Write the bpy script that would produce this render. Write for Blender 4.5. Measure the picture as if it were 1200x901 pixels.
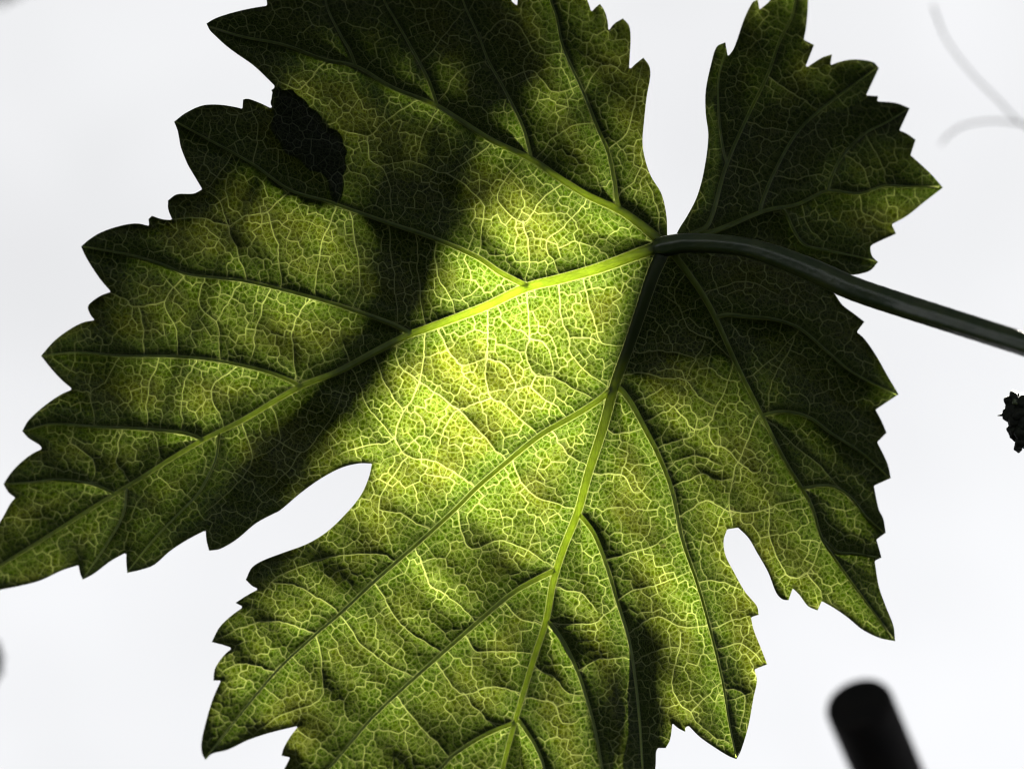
import bpy, bmesh, math, random
import numpy as np
from mathutils import Vector, Matrix

random.seed(7)
rng = np.random.default_rng(11)
for o in list(bpy.data.objects):
    bpy.data.objects.remove(o, do_unlink=True)
scene = bpy.context.scene
col = scene.collection

# ------------------------------------------------------------------ camera
S = 0.00012                 # metres per photo pixel in the leaf plane (frame is 14.4 cm wide)
D = 0.40                    # camera to leaf
PITCH = math.radians(26)    # looking up at the leaf from below
CAM = Vector((0, 0, 1.45))
cd = bpy.data.cameras.new('camera')
cam = bpy.data.objects.new('camera', cd)
col.objects.link(cam)
cam.location = CAM
cam.rotation_euler = (math.pi / 2 + PITCH, 0, 0)
cd.sensor_width = 36.0
cd.lens = 100.0
cd.clip_start = 0.01
cd.clip_end = 500.0
cd.dof.use_dof = True
cd.dof.focus_distance = D + 0.001
cd.dof.aperture_fstop = 14.5
scene.camera = cam
ROT = cam.rotation_euler.to_matrix()
FWD = ROT @ Vector((0, 0, -1))
ORIGIN = CAM + FWD * D      # leaf-plane centre (photo centre)

# ------------------------------------------------------------------ sun and sky
TH = math.radians(46)       # sun off the view axis
AZ = math.radians(60)       # towards upper right, behind the leaf
SUNL = Vector((math.sin(TH) * math.cos(AZ), math.sin(TH) * math.sin(AZ), -math.cos(TH)))   # leaf-local, towards the sun
SUNW = (ROT @ SUNL).normalized()
sd = bpy.data.lights.new('sun', 'SUN')
sd.energy = 5.0
sd.angle = math.radians(0.8)
sd.color = (1.0, 0.955, 0.87)
sun = bpy.data.objects.new('sun', sd)
col.objects.link(sun)
sun.rotation_euler = SUNW.to_track_quat('Z', 'Y').to_euler()
sun.location = CAM + SUNW * 5

world = bpy.data.worlds.new('World')
scene.world = world
world.use_nodes = True
wn, wl = world.node_tree.nodes, world.node_tree.links
wn.clear()
sky = wn.new('ShaderNodeTexSky')
sky.sky_type = 'NISHITA'
sky.sun_disc = False
sky.sun_elevation = math.asin(SUNW.z)
sky.sun_rotation = math.atan2(SUNW.x, SUNW.y)
sky.air_density = 0.023
sky.dust_density = 0.028
sky.ozone_density = 1.0
tc = wn.new('ShaderNodeTexCoord')
hs = wn.new('ShaderNodeHueSaturation')         # thin white overcast veil
hs.inputs['Saturation'].default_value = 0.10
wl.new(sky.outputs[0], hs.inputs['Color'])
nz = wn.new('ShaderNodeTexNoise')
nz.inputs['Scale'].default_value = 8.0
nz.inputs['Detail'].default_value = 3
wl.new(tc.outputs['Generated'], nz.inputs['Vector'])
mr = wn.new('ShaderNodeMapRange')
mr.inputs['From Min'].default_value = 0.3
mr.inputs['From Max'].default_value = 0.7
mr.inputs['To Min'].default_value = 0.93
mr.inputs['To Max'].default_value = 1.06
wl.new(nz.outputs['Fac'], mr.inputs['Value'])
vm = wn.new('ShaderNodeVectorMath')
vm.operation = 'SCALE'
veil = wn.new('ShaderNodeMix')                  # high white cloud layer over the clear sky
veil.data_type = 'RGBA'
geo = wn.new('ShaderNodeSeparateXYZ')
wl.new(tc.outputs['Generated'], geo.inputs[0])
hz = wn.new('ShaderNodeMapRange')               # cloud only above the horizon
hz.interpolation_type = 'SMOOTHSTEP'
hz.inputs['From Min'].default_value = 0.0
hz.inputs['From Max'].default_value = 0.06
hz.inputs['To Min'].default_value = 0.0
hz.inputs['To Max'].default_value = 0.78
wl.new(geo.outputs['Z'], hz.inputs['Value'])
wl.new(hz.outputs[0], veil.inputs[0])
veil.inputs[7].default_value = (0.1455, 0.1462, 0.1476, 1)
wl.new(hs.outputs[0], veil.inputs[6])
wl.new(veil.outputs[2], vm.inputs[0])
wl.new(mr.outputs[0], vm.inputs['Scale'])
bg = wn.new('ShaderNodeBackground')
bg.inputs['Strength'].default_value = 0.05
wl.new(vm.outputs[0], bg.inputs['Color'])
wo = wn.new('ShaderNodeOutputWorld')
wl.new(bg.outputs[0], wo.inputs['Surface'])

scene.view_settings.view_transform = 'Standard'
scene.view_settings.look = 'None'
scene.view_settings.gamma = 1.0
scene.view_settings.exposure = 6.83
scene.view_settings.use_curve_mapping = False
scene.render.engine = 'CYCLES'
scene.cycles.use_denoising = True
scene.cycles.filter_width = 1.15
scene.cycles.max_bounces = 8
scene.cycles.diffuse_bounces = 5
scene.cycles.transmission_bounces = 5
scene.cycles.sample_clamp_indirect = 4.0

# ------------------------------------------------------------------ helpers
def local(px, py, z=0.0):
    """photo pixel + depth towards the camera (in pixel units) -> leaf-local metres"""
    k = (D - z * S) / D
    return Vector(((px - 600) * S * k, (450.5 - py) * S * k, z * S))

def link(name, me, mat, parent=None):
    o = bpy.data.objects.new(name, me)
    col.objects.link(o)
    if mat is not None:
        me.materials.append(mat)
    if parent is not None:
        o.parent = parent
    return o

def tag(o, label, cat, group=None):
    o['label'] = label
    o['category'] = cat
    if group:
        o['group'] = group
    return o

def frame_empty(name, loc):
    """an Empty with the leaf's orientation; loc in leaf-local metres"""
    e = bpy.data.objects.new(name, None)
    col.objects.link(e)
    e.empty_display_size = 0.01
    e.location = ORIGIN + ROT @ Vector(loc)
    e.rotation_euler = cam.rotation_euler
    return e

def resample(pts, step):
    pts = np.asarray(pts, float)
    seg = np.linalg.norm(np.diff(pts[:, :2], axis=0), axis=1)
    t = np.concatenate([[0], np.cumsum(seg)])
    n = max(2, int(t[-1] / step) + 1)
    u = np.linspace(0, t[-1], n)
    # Catmull-Rom like smoothing through cubic hermite
    m = np.zeros_like(pts)
    m[1:-1] = (pts[2:] - pts[:-2]) / np.maximum(t[2:] - t[:-2], 1e-9)[:, None]
    m[0] = (pts[1] - pts[0]) / max(t[1] - t[0], 1e-9)
    m[-1] = (pts[-1] - pts[-2]) / max(t[-1] - t[-2], 1e-9)
    i = np.clip(np.searchsorted(t, u, side='right') - 1, 0, len(pts) - 2)
    h = (t[i + 1] - t[i])
    x = ((u - t[i]) / np.maximum(h, 1e-9))[:, None]
    h = h[:, None]
    return ((2 * x**3 - 3 * x**2 + 1) * pts[i] + (x**3 - 2 * x**2 + x) * h * m[i]
            + (-2 * x**3 + 3 * x**2) * pts[i + 1] + (x**3 - x**2) * h * m[i + 1])

def tube_mesh(name, centers, radii, sides=10, a0=0.0, a1=2 * math.pi, wobble=0.0, ridge=0.0, flat=1.0):
    """tube round a list of Vectors; a0..a1 < 2 pi leaves it open (a half shell bulging to +z)"""
    C = [Vector(c) for c in centers]
    closed = (a1 - a0) > 6.28
    vs, fs = [], []
    n = len(C)
    k = sides if closed else sides + 1
    for i, c in enumerate(C):
        t = (C[min(i + 1, n - 1)] - C[max(i - 1, 0)]).normalized()
        side = t.cross(Vector((0, 0, 1)))
        if side.length < 1e-6:
            side = Vector((1, 0, 0))
        side.normalize()
        up = side.cross(t).normalized()
        for j in range(k):
            a = a0 + (a1 - a0) * j / sides
            r = radii[i] * (1 + wobble * math.sin(3.1 * i + 2.3 * j) * random.uniform(.4, 1) + ridge * math.cos(7 * a))
            vs.append(c + side * (math.cos(a) * r) + up * (math.sin(a) * r * flat))
    for i in range(n - 1):
        for j in range(sides):
            j2 = (j + 1) % k
            fs.append((i * k + j, i * k + j2, (i + 1) * k + j2, (i + 1) * k + j))
    if closed:
        fs.append(tuple(range(k - 1, -1, -1)))
        fs.append(tuple(range((n - 1) * k, n * k)))
    me = bpy.data.meshes.new(name)
    me.from_pydata([tuple(v) for v in vs], [], fs)
    me.polygons.foreach_set('use_smooth', [True] * len(me.polygons))
    me.update()
    return me

class NT:
    """tiny node-graph builder"""
    def __init__(self, name):
        self.m = bpy.data.materials.new(name)
        self.m.use_nodes = True
        self.n, self.l = self.m.node_tree.nodes, self.m.node_tree.links
        self.n.clear()
        self.out = self.n.new('ShaderNodeOutputMaterial')
    def put(self, sock, v):
        if isinstance(v, bpy.types.NodeSocket):
            self.l.new(v, sock)
        elif isinstance(v, (tuple, list)) and sock.type == 'RGBA' and len(v) == 3:
            sock.default_value = (*v, 1)
        else:
            sock.default_value = v
    def math(self, op, a, b=None, c=None):
        q = self.n.new('ShaderNodeMath'); q.operation = op
        self.put(q.inputs[0], a)
        if b is not None: self.put(q.inputs[1], b)
        if c is not None: self.put(q.inputs[2], c)
        return q.outputs[0]
    def range(self, v, f0, f1, t0, t1, smooth=True):
        q = self.n.new('ShaderNodeMapRange')
        q.interpolation_type = 'SMOOTHSTEP' if smooth else 'LINEAR'
        self.put(q.inputs['Value'], v)
        for k, x in (('From Min', f0), ('From Max', f1), ('To Min', t0), ('To Max', t1)):
            self.put(q.inputs[k], x)
        return q.outputs[0]
    def mix(self, f, a, b, blend='MIX'):
        q = self.n.new('ShaderNodeMix'); q.data_type = 'RGBA'; q.blend_type = blend
        self.put(q.inputs[0], f); self.put(q.inputs[6], a); self.put(q.inputs[7], b)
        return q.outputs[2]
    def attr(self, name):
        q = self.n.new('ShaderNodeAttribute'); q.attribute_name = name
        return q.outputs['Fac']
    def coord(self):
        return self.n.new('ShaderNodeTexCoord').outputs['Object']
    def noise(self, vec, scale, detail=3, rough=.55):
        q = self.n.new('ShaderNodeTexNoise')
        self.put(q.inputs['Vector'], vec)
        q.inputs['Scale'].default_value = scale
        q.inputs['Detail'].default_value = detail
        q.inputs['Roughness'].default_value = rough
        return q.outputs['Fac']
    def voronoi(self, vec, scale, feature='DISTANCE_TO_EDGE'):
        q = self.n.new('ShaderNodeTexVoronoi'); q.feature = feature
        self.put(q.inputs['Vector'], vec)
        q.inputs['Scale'].default_value = scale
        return q.outputs['Distance']
    def shader(self, kind, **kw):
        q = self.n.new('ShaderNodeBsdf' + kind)
        for k, v in kw.items():
            self.put(q.inputs[k.replace('_', ' ')], v)
        return q.outputs[0]
    def add(self, a, b):
        q = self.n.new('ShaderNodeAddShader')
        self.l.new(a, q.inputs[0]); self.l.new(b, q.inputs[1])
        return q.outputs[0]
    def bump(self, h, strength, dist):
        q = self.n.new('ShaderNodeBump')
        q.inputs['Strength'].default_value = strength
        q.inputs['Distance'].default_value = dist
        self.put(q.inputs['Height'], h)
        return q.outputs[0]
    def done(self, s):
        self.l.new(s, self.out.inputs['Surface'])
        return self.m

# ------------------------------------------------------------------ materials
def mat_blade():
    g = NT('vine_leaf_blade')
    co = g.coord()
    dt, d1, d2, d3, d0 = [g.attr(a) for a in ('d_vein', 'd_coarse', 'd_mid', 'd_fine', 'd_major')]
    under = g.attr('d_main')
    m_t = g.range(dt, 0.75, -0.35, 0, .95)
    m_1 = g.range(d1, 1.15, 0.1, 0, 0.8)
    m_2 = g.range(d2, 0.95, 0.0, 0, 0.6)
    m_3 = g.range(d3, 0.72, -0.05, 0, 0.42)
    speck = g.voronoi(co, 1 / (5.2 * S))
    grain = g.noise(co, 1 / (3.2 * S), 2, .7)
    m_4 = g.range(speck, 0.13, 0.02, 0, 0.17)
    m = g.math('MAXIMUM', g.math('MAXIMUM', m_t, m_1), g.math('MAXIMUM', m_2, g.math('MAXIMUM', m_3, m_4)))
    # pigment: greener along the veins, ochre between them, in cloudy patches
    big = g.noise(co, 1 / (120 * S), 3, .6)
    mid = g.noise(co, 1 / (26 * S), 3, .6)
    och = g.math('MULTIPLY', g.range(d0, 6, 34, 0.0, 1), g.range(big, .40, .60, .3, 1))
    och = g.math('MULTIPLY', och, g.range(mid, .3, .65, .7, 1))
    lam = g.mix(och, (0.0029, 0.0056, 0.00006), (0.0050, 0.0061, 0.00013))
    spot = g.voronoi(co, 1 / (95 * S), 'F1')
    lam = g.mix(g.range(g.math('ADD', spot, g.math('MULTIPLY', mid, .12)), .085, .115, .75, 0), lam, (0.0020, 0.0010, 0.0001))
    dens = g.math('MULTIPLY', g.range(grain, .30, .72, .58, 1.25), g.range(speck, 0.0, 0.42, 1.15, 0.70))
    q = g.n.new('ShaderNodeVectorMath'); q.operation = 'SCALE'
    g.l.new(lam, q.inputs[0]); g.l.new(dens, q.inputs['Scale'])
    lam = q.outputs[0]
    T = g.mix(m, lam, (0.0285, 0.0318, 0.0085))
    T = g.mix(g.range(under, -0.6, -2.6, 0, 1), T, (0.20, 0.225, 0.06))
    R = g.mix(m, g.mix(mid, (0.0008, 0.0016, 0.0005), (0.0013, 0.0021, 0.0008)), (0.013, 0.015, 0.010))
    bp = g.bump(g.math('ADD', g.math('MULTIPLY', speck, -0.6), g.math('MULTIPLY', grain, .5)), .35, 1.2 * S)
    s = g.add(g.shader('Diffuse', Color=R, Normal=bp), g.shader('Translucent', Color=T, Normal=bp))
    s = g.add(s, g.shader('Glossy', Color=(.002, .002, .002), Roughness=.48, Normal=bp))
    return g.done(s)

def mat_vein(name, T, R, gloss=.008, rough=.4):
    g = NT(name)
    co = g.coord()
    n = g.noise(co, 1 / (14 * S), 3)
    f = g.range(n, .3, .7, .8, 1.1)
    q = g.n.new('ShaderNodeVectorMath'); q.operation = 'SCALE'
    q.inputs[0].default_value = T
    f = g.math('MULTIPLY', f, g.range(g.attr('base'), 0.0, 1.0, 1, .08, False))
    if 'midrib' in name:                         # the thick woody start lets hardly any light through
        f = g.math('MULTIPLY', f, g.range(g.attr('thick'), 3.7, 6.4, 1, .06))
    g.l.new(f, q.inputs['Scale'])
    hair = g.noise(co, 1 / (2.5 * S), 2)
    bp = g.bump(hair, .25, 1.2 * S)
    s = g.add(g.shader('Diffuse', Color=R, Normal=bp), g.shader('Translucent', Color=q.outputs[0], Normal=bp))
    s = g.add(s, g.shader('Glossy', Color=(gloss,) * 3, Roughness=rough, Normal=bp))
    return g.done(s)

def mat_solid(name, c1, c2, scale_px, rough=.5, spec=.4, bump=.3, bump_px=2.0):
    g = NT(name)
    co = g.coord()
    n = g.noise(co, 1 / (scale_px * S), 4)
    c = g.mix(g.range(n, .35, .65, 0, 1), c1, c2)
    bp = g.bump(g.noise(co, 3 / (scale_px * S), 3), bump, bump_px * S)
    return g.done(g.shader('Principled', **{'Base_Color': c, 'Roughness': rough, 'Specular_IOR_Level': spec, 'Normal': bp}))

def mat_far_leaf():
    g = NT('far_vine_leaf')
    co = g.coord()
    n = g.noise(co, 1 / (60 * S), 3)
    v = g.voronoi(co, 1 / (40 * S))
    T = g.mix(g.range(v, .06, .01, 0, .7), g.mix(n, (0.00264, 0.00462, 0.00066), (0.00396, 0.00528, 0.00066)), (0.0132, 0.01584, 0.00528))
    s = g.add(g.shader('Diffuse', Color=(.005, .009, .003)), g.shader('Translucent', Color=T))
    return g.done(g.add(s, g.shader('Glossy', Color=(.015,) * 3, Roughness=.4)))

M_BLADE = mat_blade()
M_VEIN = mat_vein('leaf_vein', (0.080, 0.102, 0.015), (0.0075, 0.0110, 0.0038), gloss=.005)
M_MIDRIB = mat_vein('leaf_midrib', (0.075, 0.098, 0.012), (0.0040, 0.0062, 0.0020), gloss=.003)
M_PETIOLE = mat_solid('leaf_stalk', (.0042, .0090, .0020), (.0085, .0130, .0034), 26, .42, .24, .35, 2.5)
M_STAKE = mat_solid('dark_stake', (.002, .002, .002), (.004, .0035, .003), 40, .85, .08, .3, 3)
M_BUD = mat_solid('dark_bud', (.002, .0026, .0018), (.004, .005, .0026), 8, .7, .08, .4, 1.5)
M_BUDG = mat_solid('green_bud', (.010, .018, .004), (.016, .022, .006), 8, .6, .3, .3, 1.5)
M_TENDRIL = mat_solid('pale_tendril', (.004, .0045, .0033), (.006, .006, .0045), 20, .9, 0.0, .1, 1)
M_CANE = mat_solid('vine_cane', (.06, .036, .02), (.03, .02, .012), 60, .8, .2, .5, 6)
M_FAR = mat_far_leaf()

# ------------------------------------------------------------------ tracing of the leaf (photo pixels)
OUT = [(782,277),(781,253),(775,227),(763,207),(756,187),(753,167),(755,140),(758,113),(762,90),(761,78),(754,68),(745,75),(737,83),
 (738,67),(739,43),(737,30),(730,22),(720,28),(713,37),(712,25),(708,12),(703,5),(697,10),(693,15),(690,5),(684,-8),(676,-20),(664,-14),(655,-30),(636,-48),(622,-24),(608,-6),
 (606,7),(600,2),(592,-14),(578,-34),(562,-42),(552,-22),(540,-30),(520,-52),(500,-58),(486,-30),(470,-44),(440,-54),(428,-30),(400,-46),(380,-50),(370,-24),(345,-30),(325,-24),(313,-8),
 (313,7),(295,10),(277,14),(260,19),(250,23),(242,28),(246,36),(253,43),(265,54),(277,63),(297,77),(313,92),(322,101),
 (319,110),(318,120),(319,128),(307,122),(297,118),(290,116),(285,117),(284,128),(277,126),(257,123),(237,124),(217,133),(204,143),(208,153),(210,163),(212,173),(220,193),(230,210),(237,222),
 (227,227),(207,228),(197,235),(197,245),(202,258),(190,257),(178,253),(174,257),(175,265),(160,262),(140,265),(117,273),(103,282),(95,289),
 (100,300),(107,312),(118,328),(130,342),(117,347),(104,357),(103,362),(108,372),(112,375),(97,378),(80,387),(63,400),(48,417),(60,432),(72,445),(85,456),
 (70,463),(50,477),(33,493),(26,505),(33,513),(47,522),(49,526),(37,532),(23,543),(12,555),(4,567),(10,577),(18,583),(12,590),(5,603),(-4,618),(-14,634),(-30,662),(-52,698),
 (-20,697),(0,691),(20,687),(47,680),(73,668),(92,662),(94,672),(97,679),(110,672),(130,657),(148,647),(148,658),(149,671),(163,668),(180,662),(200,645),(220,632),(241,621),
 (242,633),(245,645),(258,643),(277,632),(300,613),(320,602),(328,598),(353,577),(377,560),(400,548),(420,543),(436,543),
 (432,560),(423,580),(407,600),(383,623),(360,637),(333,647),(307,657),(295,665),(288,679),(295,686),(303,690),(290,697),(276,706),(285,711),(270,722),(257,735),(248,752),(260,755),(272,759),
 (262,768),(252,783),(250,797),(259,797),(250,817),(242,843),(236,870),(237,883),(241,890),(248,883),(267,878),(290,867),(317,858),(350,850),(340,863),(332,877),(330,885),(340,887),(335,897),
 (324,915),(316,938),(322,952),(350,944),(362,962),(380,992),(412,1000),(440,990),(462,1020),(500,1040),(530,1036),(548,1070),(566,1104),
 (590,1066),(612,1030),(640,1036),(652,1000),(684,998),(690,960),(722,958),(730,930),(762,926),(768,900),
 (769,880),(771,876),(780,876),(785,867),(788,847),(795,853),(803,857),(803,852),(807,850),(820,863),(840,877),(855,886),(863,889),(868,880),(877,850),(883,817),(887,797),(884,784),
 (899,778),(892,760),(883,737),(880,723),(889,720),(887,710),(873,693),(860,670),(850,650),(848,633),(852,620),(865,618),(877,630),(887,647),(900,670),(910,695),(917,702),(924,703),
 (929,689),(937,697),(947,710),(958,715),(963,704),(977,712),(993,723),(1010,737),(1030,747),(1049,751),(1047,733),(1038,710),(1030,687),(1025,657),(1033,653),(1030,642),(1027,632),(1038,624),
 (1035,607),(1030,597),(1024,569),(1044,560),(1040,543),(1028,518),(1039,507),(1033,493),(1026,480),(1053,462),(1040,440),(1027,417),(1013,397),(1004,389),(1013,377),(1000,367),(987,357),(977,342),
 (980,333),(992,324),(1008,321),(1020,317),(1029,307),(1022,300),(1020,290),(1022,287),(1050,274),(1045,263),(1063,253),(1083,237),(1105,220),(1090,203),(1067,182),(1073,164),(1063,157),(1054,153),
 (1066,127),(1050,121),(1028,119),(1029,113),(1015,112),(1030,80),(1023,73),(1000,70),(983,73),(973,77),(975,64),(963,68),(943,81),(954,53),(942,47),(945,30),(947,0),(945,-24),(934,-52),(918,-30),
 (903,0),(890,12),(888,0),(882,3),(872,23),(860,57),(853,67),(850,50),(840,55),(833,77),(827,107),(827,133),(830,160),(825,200),(817,230),(806,252),(796,268),(790,280)]

# main veins: points, half-width at start and end; each with its lateral veins
P_TOP = [(772,281),(750,263),(727,247),(690,230),(657,210),(623,187),(577,165),(533,137),(510,123),(460,103),(417,78),(380,70),(333,53),(283,43),(247,32)]
P_LEFT = [(774,289),(750,297),(700,315),(657,327),(617,337),(567,360),(500,385),(480,392),(440,412),(397,435),(352,453),(283,493),(233,518),(157,565),(100,600),(80,613),(37,640),(0,663),(-46,695)]
P_MID = [(779,290),(773,304),(765,322),(750,367),(736,408),(720,452),(707,500),(690,553),(677,600),(660,643),(648,683),(640,727),(627,767),(613,813),(603,847),(590,897),(578,960),(567,1095)]
P_RIGHT = [(784,292),(800,312),(820,340),(837,370),(863,427),(893,487),(920,540),(950,590),(963,630),(987,667),(1013,703),(1046,747)]
P_UPR = [(788,285),(840,270),(897,247),(933,240),(970,224),(1007,227),(1037,218),(1065,219),(1100,219)]
P_UPL = [(790,284),(812,274),(830,263),(850,197),(873,143),(900,87),(913,50),(930,13),(935,-45)]
MAIN = [
 ('main_vein', P_TOP, 7.2, 1.4, [
   ([(727,247),(723,235),(720,213),(712,177),(700,150),(683,107),(667,73),(658,50),(652,20),(645,0),(637,-44)],3.4,1.2),
   ([(623,187),(613,150),(590,103),(573,73),(560,40),(547,13),(542,0),(528,-30)],2.6,1.0),
   ([(512,124),(507,108),(500,90),(480,53),(463,23),(450,0),(440,-48)],2.6,1.0),
   ([(417,78),(410,60),(400,43),(383,7),(378,-44)],2.2,.9)]),
 ('main_vein', P_LEFT, 9.5, 1.6, [
   ([(619,336),(587,320),(560,302),(510,280),(460,263),(400,242),(387,237),(340,223),(297,193),(243,163),(206,143)],4.2,1.1),
   ([(482,391),(460,380),(427,368),(397,358),(363,348),(290,330),(257,326),(217,321),(190,310),(157,300),(120,293),(97,289)],3.6,1.1),
   ([(353,453),(340,446),(310,435),(257,423),(210,418),(140,417),(90,413),(50,417)],3.2,1.0),
   ([(238,516),(228,511),(213,507),(173,503),(113,500),(60,497),(28,505)],2.8,1.0),
   ([(134,578),(107,567),(67,562),(37,565),(6,567)],2.2,.9),
   ([(257,507),(252,540),(233,577),(213,598),(180,632),(150,669)],2.0,.8),
   ([(148,572),(145,600),(130,630),(98,677)],1.8,.8)]),
 ('midrib', P_MID, 11.0, 1.8, [
   ([(718,455),(700,470),(673,487),(633,510),(587,547),(560,570),(533,597),(497,630),(440,680),(397,720),(370,743),(327,783),(287,830),(253,873),(241,888)],4.6,1.2),
   ([(650,668),(613,687),(590,703),(547,740),(487,793),(437,840),(405,877),(385,900),(335,948)],4.0,1.2),
   ([(604,846),(570,860),(533,883),(518,898),(480,930),(425,990)],3.4,1.2),
   ([(721,452),(728,457),(740,473),(753,497),(770,530),(787,573),(800,633),(817,683),(833,740),(847,800),(855,850),(863,887)],4.2,1.1),
   ([(679,603),(687,612),(697,627),(710,660),(723,703),(737,750),(745,800),(750,850),(752,883),(755,922)],3.4,1.1),
   ([(642,728),(650,737),(663,757),(677,787),(687,817),(697,853),(705,897),(716,955)],3.2,1.1),
   ([(607,843),(613,851),(627,873),(637,898),(650,995)],2.8,1.0)]),
 ('main_vein', P_RIGHT, 5.4, 1.3, [
   ([(838,372),(853,369),(873,371),(910,375),(937,385),(967,410),(1000,437),(1050,462)],3.0,1.0),
   ([(893,487),(908,483),(927,483),(950,490),(973,507),(1013,533),(1042,560)],2.8,1.0),
   ([(941,572),(960,569),(977,570),(997,583),(1015,605),(1036,624)],2.4,.9),
   ([(963,630),(980,646),(1000,648),(1031,653)],1.9,.8)]),
 ('main_vein', P_UPR, 5.0, 1.2, [
   ([(891,249),(892,240),(907,203),(933,157),(960,130),(997,102),(1027,80)],2.8,1.0),
   ([(970,224),(974,208),(987,183),(1013,157),(1040,143),(1064,128)],2.4,.9),
   ([(915,243),(921,250),(930,270),(943,287),(967,293),(1005,301),(1026,306)],2.4,.9)]),
 ('main_vein', P_UPL, 4.2, 1.2, [
   ([(852,192),(848,178),(843,143),(842,93),(851,58)],2.0,.9)]),
]
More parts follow.
